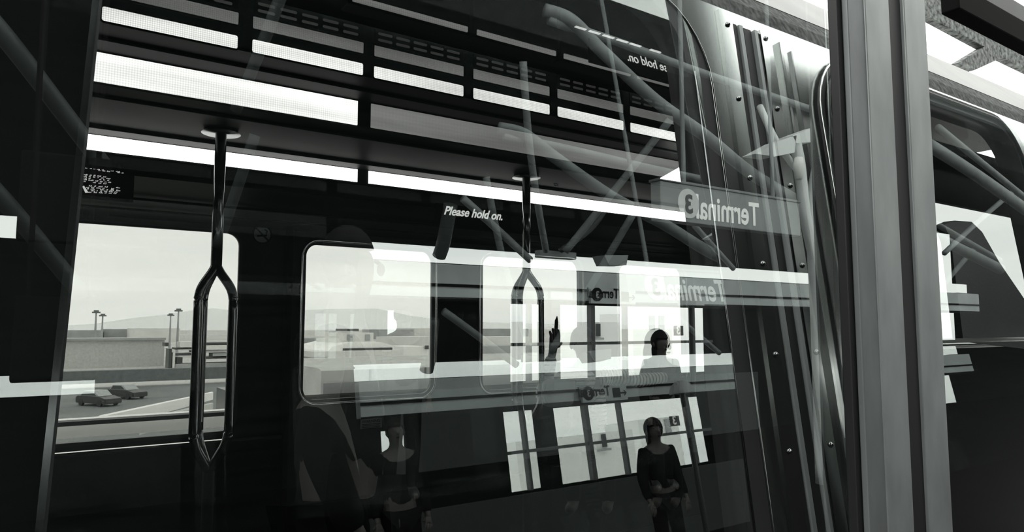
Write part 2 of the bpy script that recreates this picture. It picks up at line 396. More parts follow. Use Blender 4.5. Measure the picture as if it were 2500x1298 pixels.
# perforated row
rows = [(.107, .527), (.577, 1.0), (1.045, 1.457), (1.505, 1.922), (1.967, 2.389), (2.434, 2.86), (2.905, 3.33)]
ordn = ['first, leftmost', 'second', 'third', 'fourth', 'fifth', 'sixth', 'seventh, rightmost']
for i, (a, c) in enumerate(rows):
    lamp('perforated_ceiling_light', a, c, 2.490, 2.539, 2.56, 'light_mid', 'bright perforated light bar, %s of the row in the train ceiling' % ordn[i], 'bright perforated light bars', True, .007)
    lamp('dim_ceiling_grille', a, c, 2.579, 2.625, 2.56, 'light_low', 'dim grey perforated grille above the bright bar, %s of its row' % ordn[i], 'dim ceiling grilles', True, .004)
    # two rows of small vent slots cut in one cover
    t = thing('vent_cover', ((a + c) / 2, 2.56, 2.66), 'black slotted vent cover above the dim grille, %s of its row' % ordn[i], 'vent', 'slotted vent covers')
    b = B(); box(b, (a, 2.552, 2.637), (c, 2.558, 2.694), .002); mesh('plate', b, 'black', t)
    b = B()
    for r_ in range(2):
        for k in range(5):
            xa = a + .015 + k * (c - a - .02) / 5
            prism(b, [(p[0], 2.551, p[1]) for p in rrect(xa, 2.645 + r_ * .026, xa + .062, 2.656 + r_ * .026, .005, 3)], (0, .002, 0))
    mesh('slot', b, 'light_slot', t)
# thin near-side strips just under the near header
for i, (xa, ya, xb, yb) in enumerate([(860, -22, 1140, 68), (1163, 74, 1355, 128), (1375, 133, 1537, 180), (1555, 186, 1690, 218)]):
    pa = at(xa, ya, 1.9); pb = at(xb, yb, 1.9)
    t = lamp('thin_light_strip', pa.x, pb.x, 2.452, 2.470, 1.9, 'light_thin', 'thin grey light strip near the glass, %s' % ['first of four from the left', 'second of four from the left', 'third of four from the left', 'last of four'][i], 'thin near light strips', False, .002)
    b = B(); box(b, (pa.x - .012, 1.902, 2.446), (pb.x + .012, 1.96, 2.70), .002); mesh('housing', b, 'inner', t)

# ================================================================== TRAIN: grab poles
def pole(px, py, Yp, toploop, label, shade):
    c = at(px, py, Yp); X = c.x; zt = 2.368
    t = thing('grab_pole', (X, Yp, 0), label, 'grab pole', 'split grab poles')
    zl = at(px, toploop, Yp).z
    b = B(); tube(b, [(X, Yp, zl - .01), (X, Yp, zt)], .0235, 20); mesh('upper_tube', b, shade, t, True)
    b = B(); bmesh.ops.create_cone(b, cap_ends=True, segments=32, radius1=.082, radius2=.07, depth=.012, matrix=Matrix.Translation((X, Yp, zt - .007))); mesh('ceiling_flange', b, 'flange', t, True)
    u = Vector((math.cos(PSI + .15), -math.sin(PSI + .15), 0)) * 1.0
    zb = zl - (at(520, 655, 3.24).z - at(520, 1146, 3.24).z)
    for ang in (8, 158, 248):
        w = .080; u = Vector((math.cos(-PSI - .15 + math.radians(ang)), math.sin(-PSI - .15 + math.radians(ang)), 0))
        p = [(0, zl + .015), (.02, zl - .02), (w * .82, zl - .085), (w, zl - .135), (w, zl - .18), (w, zb + .20), (w * .97, zb + .15), (w * .80, zb + .10), (w * .40, zb + .045), (.004, zb)]
        pts = smoothpath([Vector((X, Yp, 0)) + u * a + Vector((0, 0, z)) for a, z in p], 5)
        b = B(); tube(b, pts, .0195, 18); mesh('loop_tube', b, shade, t, True)
    b = B(); tube(b, [(X, Yp, .02), (X, Yp, zb + .02)], .0235, 20); mesh('lower_tube', b, 'black', t, True)
    b = B(); bmesh.ops.create_cone(b, cap_ends=True, segments=32, radius1=.085, radius2=.07, depth=.02, matrix=Matrix.Translation((X, Yp, .011))); mesh('floor_flange', b, 'black', t, True)
    return t
pole(540, 322, 3.24, 655, 'dark chrome grab pole with a split loop, in front of the left train window', 'chrome')
pole(1285, 440, 3.24, 665, 'dark chrome split loop grab pole near the middle of the car', 'chrome')

# small ring handle on the ceiling right of the second pole
c = at(1357, 436, 3.35)
t = thing('ceiling_ring_pull', c, 'small chrome ring pull hanging from the ceiling beside the second grab pole', 'ring')
b = B(); box(b, c + Vector((-.045, -.02, .0)), c + Vector((.045, .02, .02)), .005); mesh('base_plate', b, 'inner', t)
b = B(); tube(b, [c + Vector((.033 * math.cos(a), 0, -.002 + .042 * math.sin(a))) for a in [math.pi + k * math.pi / 14 for k in range(15)]], .0028, 8); mesh('ring', b, 'chrome_lt', t, True)

# ================================================================== TRAIN: signs
# slanted header above the far windows carries the lettering
h0 = Vector((0, 3.68, 2.21)); h1 = Vector((0, FAR, 2.095))
def hdr(x, y):    # hit of the pixel ray with the slanted header
    d = ray(x, y); dir_ = h1 - h0; n = Vector((0, -dir_.z, dir_.y)); k = (h0 - EYE).dot(n) / d.dot(n); return EYE + d * k
hn = Vector((0, -(h0.z - h1.z), -(h1.y - h0.y))).normalized()
t = thing('hold_on_sign', at(1150, 527, 3.9), 'black sign reading Please hold on. in white italics above the second train window', 'sign')
Ys = 3.66
a = at(1075, 545, Ys); c = at(1236, 505, Ys)
b = B(); box(b, (a.x - .03, Ys, a.z - .02), (c.x + .03, Ys + .012, c.z + .015), .003); mesh('board', b, 'black', t)
o = at(1083, 523, Ys - .004)
text('lettering', 'Please hold on.', .074, 'whiteink', (o.x, Ys - .004, at(1083, 523, Ys).z), ROT_S, t, shear=.35, offset=.0016, sx=.93)
# notice with rows of small print
Yn = 3.66; a = at(190, 480, Yn); c = at(330, 400, Yn)
t = thing('passenger_notice', at(250, 440, Yn), 'black passenger notice with rows of tiny white print at the upper left of the car', 'notice')
b = B(); box(b, (a.x - .06, Yn, a.z - .005), (c.x, Yn + .012, c.z + .01), .003); mesh('board', b, 'black', t)
b = B()
def printrow(x0, y0, x1, y1, h, dens=.8):
    p = at(x0, y0, Yn); q = at(x1, y1, Yn); X = p.x; z0 = (p.z)
    while X < q.x:
        w = random.uniform(.008, .022); f = (X - p.x) / max(1e-6, q.x - p.x)
        if random.random() < dens:
            z = p.z + (q.z - p.z) * f
            for k in range(max(1, int(w / .0042))):
                xx = X + k * .0042; hh = h * random.choice([.6, .75, 1])
                prism(b, [(xx, Yn - .002, z), (xx + .0026, Yn - .002, z), (xx + .0026 + h * .3, Yn - .002, z + hh), (xx + h * .3, Yn - .002, z + hh)], (0, .001, 0))
        X += w + .005
for k in range(1): printrow(208, 411, 300, 421, .004, .6)
printrow(240, 417, 305, 424, .006, .8)
for k in range(5): printrow(204, 427 + k * 4.2, [262, 272, 268, 266, 262][k], 432 + k * 4.2 + 1.5, .0062, .95)
mesh('print_block', b, 'whiteink', t); b = B()
for k in range(5): printrow(208 + k * 1.8, 454 + k * 4.0, [285, 282, 290, 288, 286][k], 459 + k * 3.6, .0062, .9)
p = [at(201, 455, Yn), at(205, 453, Yn), at(216, 470, Yn), at(208, 470.5, Yn)]
prism(b, [(q.x, Yn - .002, q.z) for q in p], (0, .001, 0))
mesh('print_block', b, 'whiteink', t)
# lettering on the near header, read from inside the car
t = thing('near_header_sign', at(1560, 150, 1.75), 'dark near header board with reversed white italic lettering at the upper right', 'sign')
A_ = at(1440, 112, 1.75); C_ = at(1668, 176, 1.75)
b = B(); box(b, (A_.x, 1.752, A_.z - .055), (C_.x, 1.76, A_.z + .03), .002); mesh('board', b, 'black', t)
text('lettering', 'Please hold on.', .044, 'whiteink', (C_.x - .01, 1.748, at(1560, 156, 1.75).z), ROT_N, t, shear=.35, offset=.0, sx=1.02)
b = B()
for (xa_, ya_) in [(1402, 66), (1436, 77), (1470, 87), (1504, 98), (1536, 108), (1585, 123)]:
    b = B(); p = at(xa_, ya_, 1.75); q_ = at(xa_ + 26, ya_, 1.75); box(b, (p.x, 1.74, at(1402, 66, 1.75).z - .0012), (q_.x, 1.75, at(1402, 66, 1.75).z + .0012)); mesh('dash', b, 'whiteink', t)
# no smoking disc
c = at(640, 572, FAR - .004)
t = thing('no_smoking_sign', c, 'round no smoking sticker with struck out cigarette on the dark panel between the windows', 'sign')
b = B(); bmesh.ops.create_cone(b, cap_ends=True, segments=40, radius1=.054, radius2=.054, depth=.002, matrix=Matrix.Translation(c) @ Matrix.Rotation(math.pi / 2, 4, 'X')); mesh('disc', b, 'signgrey', t)
b = B(); tube(b, [c + Vector((.054 * math.cos(k * math.pi / 20), -.003, .054 * math.sin(k * math.pi / 20))) for k in range(41)], .005, 8, False)
tube(b, [c + Vector((-.036, -.004, .036)), c + Vector((.036, -.004, -.036))], .0055, 8); mesh('red_ring', b, 'black', t)
b = B(); tube(b, [c + Vector((-.03, -.003, -.012)), c + Vector((.026, -.003, -.004))], .005, 6)
tube(b, smoothpath([c + Vector((.028, -.003, .002)), c + Vector((.022, -.003, .012)), c + Vector((.03, -.003, .02)), c + Vector((.012, -.003, .03))], 4), .0025, 6); mesh('cigarette', b, 'black', t)
# warning sticker below second window
c0 = at(880, 1047, FAR - .004); c1 = at(926, 1020, FAR - .004)
t = thing('warning_sticker', (c0 + c1) / 2, 'small grey warning sticker on the wall under the second train window', 'sticker')
b = B(); box(b, (c0.x, FAR - .003, c0.z), (c1.x + .02, FAR - .001, c1.z)); mesh('backing', b, 'signgrey', t)
text('lettering', 'WARNING', .026, 'black', (c0.x + .008, FAR - .0045, c1.z - .024), ROT_S, t)
b = B()
for k in range(4): box(b, (c0.x + .01, FAR - .0045, c1.z - .036 - k * .009), (c1.x + .01 - .01 * (k % 2), FAR - .003, c1.z - .032 - k * .009))
mesh('print_lines', b, 'black', t)

# ================================================================== OUTSIDE: airfield seen through the far windows
GZ = -6.0
b = B(); box(b, (-900, 5.2, GZ - .5), (2600, 2600, GZ)); struct(mesh('ground', b, 'apron')).name = 'floor_airfield'
def ridge(name, pix, Y, label, m='hill'):
    b = B(); pts = [at(x, y, Y) for x, y in pix]; base = GZ
    prism(b, [(pts[0].x, Y, base)] + [(p.x, Y, p.z) for p in pts] + [(pts[-1].x, Y, base)], (0, 30, 0)); 
    b.free(); b = B(); f0 = [b.verts.new((p.x * .8, Y * .8, base)) for p in pts]; f1 = [b.verts.new(p) for p in pts]; f2 = [b.verts.new((p.x, Y + 300, base)) for p in pts]
    for k in range(len(pts) - 1):
        b.faces.new([f0[k], f0[k + 1], f1[k + 1], f1[k]]); b.faces.new([f1[k], f1[k + 1], f2[k + 1], f2[k]])
    return tag(mesh(name, b, m), label, 'hills')
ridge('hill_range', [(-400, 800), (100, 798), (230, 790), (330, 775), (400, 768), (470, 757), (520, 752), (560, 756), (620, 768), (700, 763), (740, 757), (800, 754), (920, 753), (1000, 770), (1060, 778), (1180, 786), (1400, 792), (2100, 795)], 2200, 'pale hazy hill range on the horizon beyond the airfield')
def fbox(name, x0, y0, x1, y1, Y, dep, m, label, cat, group=None, parent=None, bev=0., down=False):
    """box whose near face fills this pixel rectangle (y measured at its left edge) at depth Y"""
    a = at(x0, y0, Y); e = at(x1, y0, Y); z0 = GZ if down else at(x0, y1, Y).z
    b = B(); box(b, (a.x, Y, z0), (e.x, Y + dep, a.z), bev)
    o = mesh(name, b, m, parent)
    return tag(o, label, cat, group) if label else o
# distant sheds and trees along the shore
for i, (x0, y0, x1, y1, Y, m) in enumerate([(150, 806, 250, 816, 420, 'bldg'), (255, 803, 320, 816, 430, 'bldg'), (325, 801, 440, 815, 400, 'pale'), (600, 806, 700, 816, 400, 'bldg'), (745, 806, 800, 818, 380, 'pale'), (930, 804, 1010, 816, 400, 'bldg'), (1012, 801, 1100, 812, 410, 'pale'), (1180, 802, 1290, 812, 420, 'bldg')]):
    fbox('distant_building', x0, y0, x1, y1 + 4, Y, 30, m, '%s low distant building on the shore line, %s' % ('grey' if m == 'bldg' else 'pale', ['far left of the left window', 'behind the left pair of light masts', 'behind the right pair of light masts', 'behind the near grab pole', 'at the left edge of the second window', 'right of the control building', 'at the right edge of the second window', 'in the third window'][i]), 'building', 'buildings along the shore', None, 0., True)
# floodlight masts
for i, (x, y, Y, s) in enumerate([(235, 762, 190, 1), (251, 770, 215, 1), (417, 769, 215, 1), (436, 758, 185, 1)]):
    p = at(x, y, Y)
    t = thing('floodlight_mast', (p.x, Y, GZ), 'thin floodlight mast on the airfield, %s' % ['left one of the left pair', 'right one of the left pair', 'left one of the right pair', 'right and tallest one of the right pair'][i], 'light mast', 'floodlight masts')
    b = B(); tube(b, [(p.x, Y, GZ), (p.x, Y, p.z)], [.35, .16], 8); mesh('mast', b, 'bldg', t)
    b = B(); box(b, (p.x - .85, Y - .4, p.z - .2), (p.x + .85, Y + .4, p.z + .15)); box(b, (p.x - .5, Y - .4, p.z + .15), (p.x + .5, Y + .4, p.z + .5)); mesh('lamp_head', b, 'concrete_dk', t)
# big blank concrete wall in the left window
fbox('concrete_building', -100, 832, 402, 908, 150, 30, 'concrete', 'large blank concrete building outside the left train window', 'building', None, None, 0., True)
fbox('roof_parapet', -100, 828, 405, 834, 149.3, .6, 'bldg', 'grey parapet rail along the top of the blank concrete building', 'parapet')
# service building with black openings next to it
t = thing('service_structure', at(470, 900, 140), 'dark service gantry with railings beside the blank concrete building', 'structure')
for (x0, y0, x1, y1, m, nm) in [(404, 836, 412, 845, 'dark', 'lamp_head'), (413, 851, 420, 903, 'dark', 'column'), (422, 860, 428, 900, 'pale', 'column'), (428, 848, 470, 853, 'dark', 'beam'), (428, 862, 470, 868, 'dark', 'beam'), (432, 872, 446, 886, 'dark', 'duct'), (428, 888, 600, 905, 'bldg', 'plinth'), (440, 834, 470, 850, 'pale', 'cabin'), (470, 836, 640, 842, 'dark', 'roof_edge'), (470, 843, 640, 853, 'pale', 'roof'), (470, 856, 640, 860, 'bldg', 'beam'), (500, 870, 640, 876, 'dark', 'beam'), (520, 862, 560, 872, 'bldg', 'cabin')]:
    fbox(nm, x0, y0, x1, y1, 140, 4 if nm != 'roof' else 9, m, None, None, None, t)
# boundary wall and road with two cars
fbox('guideway_parapet', -300, 921, 590, 956, 100, 1.5, 'concrete_dk', 'dark concrete parapet wall beside the road outside the left window', 'wall')
b = B(); prism(b, [(-60, 34, GZ), (9, 34, GZ), (26, 99.5, GZ), (-60, 99.5, GZ)], (0, 0, .04)); tag(mesh('road_deck', b, 'asphalt'), 'grey asphalt road outside the left train window', 'road')
def car(px, py, Y, label):
    p = at(px, py, Y); p.z = GZ + .05; t = thing('car', p, label, 'car', 'dark cars on the road')
    Q = Matrix.Translation(p) @ Matrix.Rotation(math.radians(-58), 4, 'Z')
    def add(nm, outline, w, m, bev=.0):
        b = B(); prism(b, [(a_, -w / 2, h_) for a_, h_ in outline], (0, w, 0))
        if bev: bmesh.ops.bevel(b, geom=list(b.edges), offset=bev, segments=2, affect='EDGES')
        bmesh.ops.transform(b, matrix=Q, verts=b.verts); mesh(nm, b, m, t)
    add('body', [(-2.1, .25), (-2.15, .75), (-1.9, .92), (1.2, .90), (2.1, .70), (2.15, .25)], 1.75, 'carpaint', .06)
    add('cabin', [(-1.75, .91), (-1.2, 1.40), (.2, 1.42), (1.0, .91)], 1.5, 'fascia', .05)
    add('side_glass', [(-1.45, .98), (-1.1, 1.32), (.12, 1.34), (.7, .98)], 1.53, 'dark')
    for ax_ in (-1.3, 1.3):
        for sd_ in (-.8, .8):
            b = B(); bmesh.ops.create_cone(b, cap_ends=True, segments=16, radius1=.31, radius2=.31, depth=.2, matrix=Q @ Matrix.Translation((ax_, sd_, .31)) @ Matrix.Rotation(math.pi / 2, 4, 'X')); mesh('wheel', b, 'rubber', t)
    return t
car(240, 993, 78, 'nearer dark car on the road outside the left window, left of the other')
car(308, 978, 84, 'farther dark car on the road outside the left window, right of the other')
# diagonal ramp beams
def ramp(name, pix, Y0, Y1, th, m, label):
    b = B(); A = at(*pix[0], Y0); C = at(*pix[1], Y1); D = Vector((0, 0, th))
    prism(b, [A, C, C + D, A + D], (.05, .5, 0)); return tag(mesh(name, b, m), label, 'ramp')
ramp('ramp_parapet', [(238, 1052), (520, 975)], 22, 38, .36, 'white', 'white sloping ramp parapet rising to the right outside the left window')
ramp('ramp_beam', [(300, 1052), (520, 987)], 21.5, 36, .12, 'concrete_dk', 'dark thin beam under the white ramp parapet')
ramp('ramp_wall', [(340, 1062), (520, 1004)], 21, 34, .36, 'concrete', 'pale lower ramp wall below the white ramp parapet')
fbox('power_rail', -400, 1066, 660, 1078, 5.6, .12, 'rubber', 'black power rail along the track just outside the left window', 'rail')
fbox('track_curb', -400, 1078, 700, 1112, 5.76, .5, 'white', 'pale concrete track curb just below the left window view', 'curb')
fbox('dark_hut', 566, 958, 640, 1034, 20, 2, 'dark', 'black equipment hut outside the left window behind the grab pole', 'hut')
# second window: concrete guideway barrier, roofs, control building
zb = at(760, 899, 9.5)
b = B(); z1 = at(760, 906, 9.5).z; z0 = at(760, 978, 9.5).z
prism(b, [(3.2, 9.5, z0), (3.2, 9.5, z1), (3.2, 9.62, z1 + .03), (3.2, 12.4, z1 + .05), (3.2, 12.4, z0)], (26, 0, 0)); gb = tag(mesh('guideway_barrier', b, 'concrete'), 'long pale concrete guideway barrier outside the second train window', 'barrier')
for k in range(11):
    b = B(); xk = 3.9 + k * .88; box(b, (xk, 9.48, z0), (xk + .02, 9.505, z1)); mesh('panel_joint', b, 'concrete_dk', gb)
b = B(); zc_ = at(760, 935, 9.5).z; box(b, (3.2, 9.40, zc_ - .9), (29, 9.499, zc_)); mesh('lower_band', b, 'bldg', gb)
fbox('track_trough', 600, 978, 1700, 1030, 9.0, .3, 'black', 'black track trough wall below the concrete guideway barrier', 'wall', None, None, 0., True)
t = thing('control_building', at(870, 860, 60), 'pale control building with two dark windows on a curved white roof', 'building')
fbox('penthouse', 848, 802, 876, 808, 60, 3, 'dark', None, None, None, t)
fbox('upper_storey', 826, 812, 912, 840, 60, 6, 'pale', None, None, None, t)
fbox('window_pane', 848, 816, 861, 831, 59.9, .3, 'bldg', None, None, None, t); fbox('window_pane', 892, 816, 904, 831, 59.9, .3, 'bldg', None, None, None, t)
a = at(795, 846, 58); c = at(965, 838, 58)
b = B(); prism(b, [(a.x, 58, a.z - .6), (a.x + .6, 58, a.z), (a.x + 2.2, 58, a.z + .35), (c.x - 1.5, 58, a.z + .35), (c.x - .2, 58, a.z), (c.x, 58, a.z - .6)], (0, 9, 0)); mesh('curved_roof', b, 'white', t)
fbox('eaves_shadow_gap', 838, 850, 958, 856, 57.9, 6, 'dark', None, None, None, t)
fbox('lower_storey', 765, 858, 985, 872, 57, 10, 'pale', None, None, None, t)
for i, (x0, y0, x1, y1, Y, m, lab) in enumerate([
        (700, 826, 800, 842, 84, 'bldg', 'grey flat hangar roof left of the control building'),
        (700, 843, 795, 850, 83.6, 'dark', 'dark band of openings under the grey hangar roof'),
        (960, 822, 1075, 834, 75, 'pale', 'pale low terminal block right of the control building'),
        (985, 846, 1046, 858, 66, 'white', 'white trailer roof right of the control building'),
        (1040, 843, 1047, 852, 65.6, 'dark', 'small dark doorway at the end of the white trailer'),
        (690, 858, 770, 872, 104, 'bldg', 'grey low shed at the left of the second window'),
        (1180, 822, 1290, 834, 75, 'pale', 'pale low terminal block seen in the third window'),
        (1180, 845, 1330, 860, 64, 'bldg', 'grey low block seen in the third window')]):
    fbox('low_building', x0, y0, x1, y1, Y, .3 if i in (1, 4) else 5, m, lab, 'building', 'low airfield buildings', None, 0., i not in (1, 4))
random.seed(3)
for i in range(12):
    x = 760 + i * 27 + random.uniform(-3, 3); Y = 480 + random.uniform(-20, 20); p = at(x, 820, Y); h_ = random.uniform(2.5, 4.5); L_ = random.uniform(3, 6)
    t = thing('apron_truck', (p.x, Y, GZ), 'tiny %s service truck on the far apron, %s' % (['dark', 'white', 'grey'][i % 3], ['leftmost of all', 'second from the left', 'third from the left', 'fourth from the left', 'fifth from the left', 'sixth from the left', 'sixth from the right', 'fifth from the right', 'fourth from the right', 'third from the right', 'second from the right', 'rightmost of all'][i]), 'truck', 'trucks on the far apron')
    b = B(); box(b, (p.x - L_ / 2, Y, GZ + .5), (p.x + L_ / 2, Y + 2.4, GZ + h_), .1); mesh('cargo_body', b, ['dark', 'white', 'bldg'][i % 3], t)
    b = B(); box(b, (p.x + L_ / 2 + .1, Y, GZ + .5), (p.x + L_ / 2 + 1.8, Y + 2.4, GZ + h_ * .7), .2); mesh('cab', b, 'bldg', t)
    for wx_ in (-L_ / 3, L_ / 2 + .9):
        b = B(); bmesh.ops.create_cone(b, cap_ends=True, segments=12, radius1=.5, radius2=.5, depth=2.3, matrix=Matrix.Translation((p.x + wx_, Y + 1.2, GZ + .5)) @ Matrix.Rotation(math.pi / 2, 4, 'X')); mesh('wheels', b, 'rubber', t)

# ================================================================== PLATFORM: screen glass and door post
b = B(); box(b, (-1.6, PANE_Y, .75), (1.50, PANE_Y + .001, 2.72)); 
def flatpane(n, x0, x1, z0, z1, Y, m):
    b_ = B(); v = [b_.verts.new(p) for p in ((x0, Y, z0), (x1, Y, z0), (x1, Y, z1), (x0, Y, z1))]; b_.faces.new(v)
    o_ = mesh('window_%d' % n, b_, m); face_out(o_); return struct(o_)
b.free()
P0 = lambda x, y: at(x, y, .80)
flatpane(7, -1.8, 1.44, .60, 2.75, PANE_Y, 'pane')
flatpane(8, 1.66, 4.6, .60, 2.75, PANE_Y, 'pane')
def post(name, xa, xb, y, Y0, Y1, m, parent):
    a_ = at(xa, y, Y0).x; b_ = at(xb, y, Y0).x
    bb = B(); box(bb, (a_, Y0, 0), (b_, Y1, 3.2), .003); return mesh(name, bb, m, parent)
t = thing('platform_door_post', (1.5, .8, 0), 'grey aluminium platform door post with black rubber seams standing in front of the train', 'post')
post('rear_leaf', 2031, 2044, 0, .838, .846, 'steel_lt', t)
post('rubber_seal', 2042, 2200, 0, .815, .837, 'rubber', t)
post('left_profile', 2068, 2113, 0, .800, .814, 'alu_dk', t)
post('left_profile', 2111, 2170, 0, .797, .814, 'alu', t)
post('right_profile', 2206, 2258, 0, .797, .836, 'alu', t)
post('rubber_seal', 2166, 2208, 0, .806, .814, 'rubber', t)

# ================================================================== NEXT CAR WINDOW (right of the post)
# inner screen beside the gangway with its own window
wy = 1.80; zt_ = at(2400, 516, wy).z; zb_ = at(2400, 838, wy).z
scr = plate('gangway_screen', [[(3.42, .02), (5.18, .02), (5.18, 2.50), (3.42, 2.50)], rrect(3.55, zb_, 5.15, zt_, .04)], .03, 'black', None, lambda X, z, d: Vector((X, wy + d, z)))
tag(scr, 'dark gangway screen framing a bright opening right of the door post', 'screen')
pn = plate('pane', [rrect(3.55, zb_, 5.15, zt_, .04)], 0, 'smoke', scr, lambda X, z, d: Vector((X, wy, z)))
b = B(); box(b, (3.5, wy - .03, zb_ - .02), (5.16, wy - .016, zb_ - .005), .004); mesh('sill', b, 'white', scr)
pts = [at(x, y, 1.7) for x, y in [(2352, 832), (2338, 720), (2322, 590), (2306, 548), (2330, 538), (2372, 541), (2398, 566), (2440, 640), (2500, 728), (2600, 850), (2600, 860)]]
b = B(); prism(b, pts, (0, .05, 0)); tag(mesh('bellows_partition', b, 'louvre'), 'black ribbed partition with slanted top seen right of the door post', 'partition')
a = at(2250, 833, 1.5); c = at(2700, 828, 1.5)
b = B(); tube(b, [(a.x, 1.5, a.z), (c.x, 1.5, a.z)], .010, 12); tag(mesh('window_rail', b, 'white', None, True), 'pale horizontal handrail seen right of the door post', 'handrail')

# ================================================================== PLATFORM: station shell mirrored in the glass
PW = -5.0
m_ = lambda x, y, Yr=PW: mir(x, y, Yr)
zs1 = m_(1000, 594).z; zs0 = m_(1000, 637).z; zw1 = m_(1400, 744).z; zbar = m_(1400, 838).z; zw0 = m_(1400, 925).z
ext = (-14, 70)
xs = m_(893, 610).x; xl = m_(258, 550).x
print('platform z', zs1, zs0, zw1, zbar, zw0, 'X', xs, xl)
wx = [m_(x, 800).x for x in (1246, 1327, 1368, 1660, 1730)]
holes = [rrect(xs, zs0, 16, zs1, .01, 2), rrect(-9, zs0, xl, zs1, .01, 2),
         rrect(wx[0], zw0, wx[1], zw1, .01, 2), rrect(wx[2], zw0, wx[4], zw1, .01, 2),
         rrect(m_(2008, 800).x, m_(2040, 818).z, m_(2072, 800).x, m_(2040, 746).z, .02, 2),
         rrect(m_(2284, 700).x, m_(2300, 830).z, m_(2338, 700).x, m_(2300, 566).z, .02, 2),
         rrect(m_(946, 800).x, m_(980, 833).z, m_(1010, 800).x, m_(980, 757).z, .03, 4), rrect(m_(1029, 800).x, m_(1035, 835).z, m_(1039, 800).x, m_(1035, 757).z, .02, 3)]
hb = [(min(p[0] for p in h), min(p[1] for p in h), max(p[0] for p in h), max(p[1] for p in h)) for h in holes]
gx = sorted({ext[0], ext[1]} | {v for h in hb for v in (h[0], h[2])}); gz = sorted({-.05, 5.55} | {v for h in hb for v in (h[1], h[3])})
b = B()
for xa_, xb_ in zip(gx[:-1], gx[1:]):
    run = None
    for za_, zb_ in zip(gz[:-1], gz[1:]):
        cx_, cz_ = (xa_ + xb_) / 2, (za_ + zb_) / 2
        solid = not any(h[0] < cx_ < h[2] and h[1] < cz_ < h[3] for h in hb)
        if solid: run = (run[0], zb_) if run else (za_, zb_)
        if (not solid or zb_ == gz[-1]) and run: box(b, (xa_, PW - .1, run[0]), (xb_, PW, run[1])); run = None
struct(mesh('wall_platform', b, 'deck'))
b = B(); box(b, (xs, PW - .02, zw1 + .04), (16, PW + .12, zs0 - .02), .01); fas = struct(mesh('trim_22', b, 'pfascia'))
b = B(); zl_ = m_(1100, 698).z; box(b, (xs, PW + .12, zl_ - .015), (16, PW + .14, zl_ + .015)); mesh('dark_line', b, 'black', fas)
b = B(); zl_ = m_(1100, 731).z; box(b, (xs, PW + .12, zl_ - .025), (16, PW + .14, zl_ + .02)); mesh('dark_line', b, 'black', fas)
b = B(); box(b, (xs, PW, .0), (m_(1730, 800).x + 1, PW + .06, zw0 - .03), .01); struct(mesh('trim_23', b, 'dado'))
b = B(); box(b, (ext[0], PW - 3, 5.5), (ext[1], -2.40, 5.6)); struct(mesh('ceiling_platform', b, 'deck'))
b = B(); box(b, (ext[0], PW - .1, -.1), (ext[1], .78, 0)); struct(mesh('floor_platform', b, 'tile'))
b = B(); box(b, (ext[0] - .1, PW - .1, 0), (ext[0], .8, 5.5)); struct(mesh('wall_platform_left', b, 'deck'))
b = B(); box(b, (ext[1], PW - .1, 0), (ext[1] + .1, .8, 5.5)); struct(mesh('wall_platform_right', b, 'deck'))
# window frame bars of the waiting-room glazing
t = thing('glazing_frame', ((wx[0] + wx[4]) / 2, PW, zw0), 'dark metal frame of the mirrored waiting room windows', 'window frame')
for x in (1286, 1438, 1520, 1684):
    X = m_(x, 800).x; b = B(); w = .018 if x != 1438 else .032; box(b, (X - w, PW + .0, zw0), (X + w, PW + .08, zw1)); mesh('upright', b, 'dark', t)
b = B(); box(b, (wx[0], PW, zbar - .018), (wx[4], PW + .07, zbar + .018)); mesh('transom', b, 'dark', t)
# airport buildings beyond the waiting room glazing
def rbox(name, x0, y0, x1, y1, Yr, dep, m, label, cat, group=None, parent=None):
    a_ = mir(x0, y0, Yr); e = mir(x1, y0, Yr); z0_ = mir(x0, y1, Yr).z
    bb = B(); box(bb, (a_.x, Yr, z0_), (e.x, Yr - dep, a_.z)); o_ = mesh(name, bb, m, parent)
    return tag(o_, label, cat, group) if label else o_
t = thing('parking_building', mir(1460, 850, -24), 'pale building with a small dark doorway mirrored behind the window frame', 'building')
rbox('wall', 1250, 785, 1530, 930, -24, 3, 'white', None, None, None, t)
rbox('doorway', 1457, 790, 1466, 820, -23.9, .4, 'dark', None, None, None, t)
rbox('ledge', 1447, 824, 1475, 829, -23.8, .4, 'bldg', None, None, None, t)
t = thing('office_block', mir(1600, 850, -29), 'grey banded office block mirrored left of the square 3 sign', 'building')
rbox('wall', 1545, 765, 1640, 920, -29, 3, 'white', None, None, None, t)
for x in (1587, 1610): rbox('window_bay', x, 770, x + 12, 805, -28.9, .3, 'bldg', None, None, None, t)
t = thing('square_number_sign', mir(1657, 806, -4.6), 'small square dark sign with a mirrored 3 right of the head', 'sign')
rbox('plate', 1647, 795, 1668, 819, -4.6, .02, 'signdark', None, None, None, t)
p = mir(1657, 815, -4.58); text('numeral', '3', .15, 'whiteink', (p.x, -4.585, p.z), ROT_N, t, align='CENTER', offset=.004)

# dark board added to block the bright strip's upper reflection at the left
a_ = mir(40, 560, -2.0).x; e_ = mir(264, 560, -2.0).x
t = thing('reflection_blocker', ((a_ + e_) / 2, -2.0, 1.9), 'added dark board hung over the left part of the platform to block a reflection', 'blocker')
b = B(); zq = mir(150, 592, -2.0).z; box(b, (a_, -2.06, zq), (e_, -1.98, zq + .4), .01); print('board', zq); mesh('housing', b, 'black', t)
for X in (a_ + .05, e_ - .05):
    b = B(); tube(b, [(X, -2.02, 2.28), (X, -2.02, 5.5)], .012, 8); mesh('hanger', b, 'black', t)

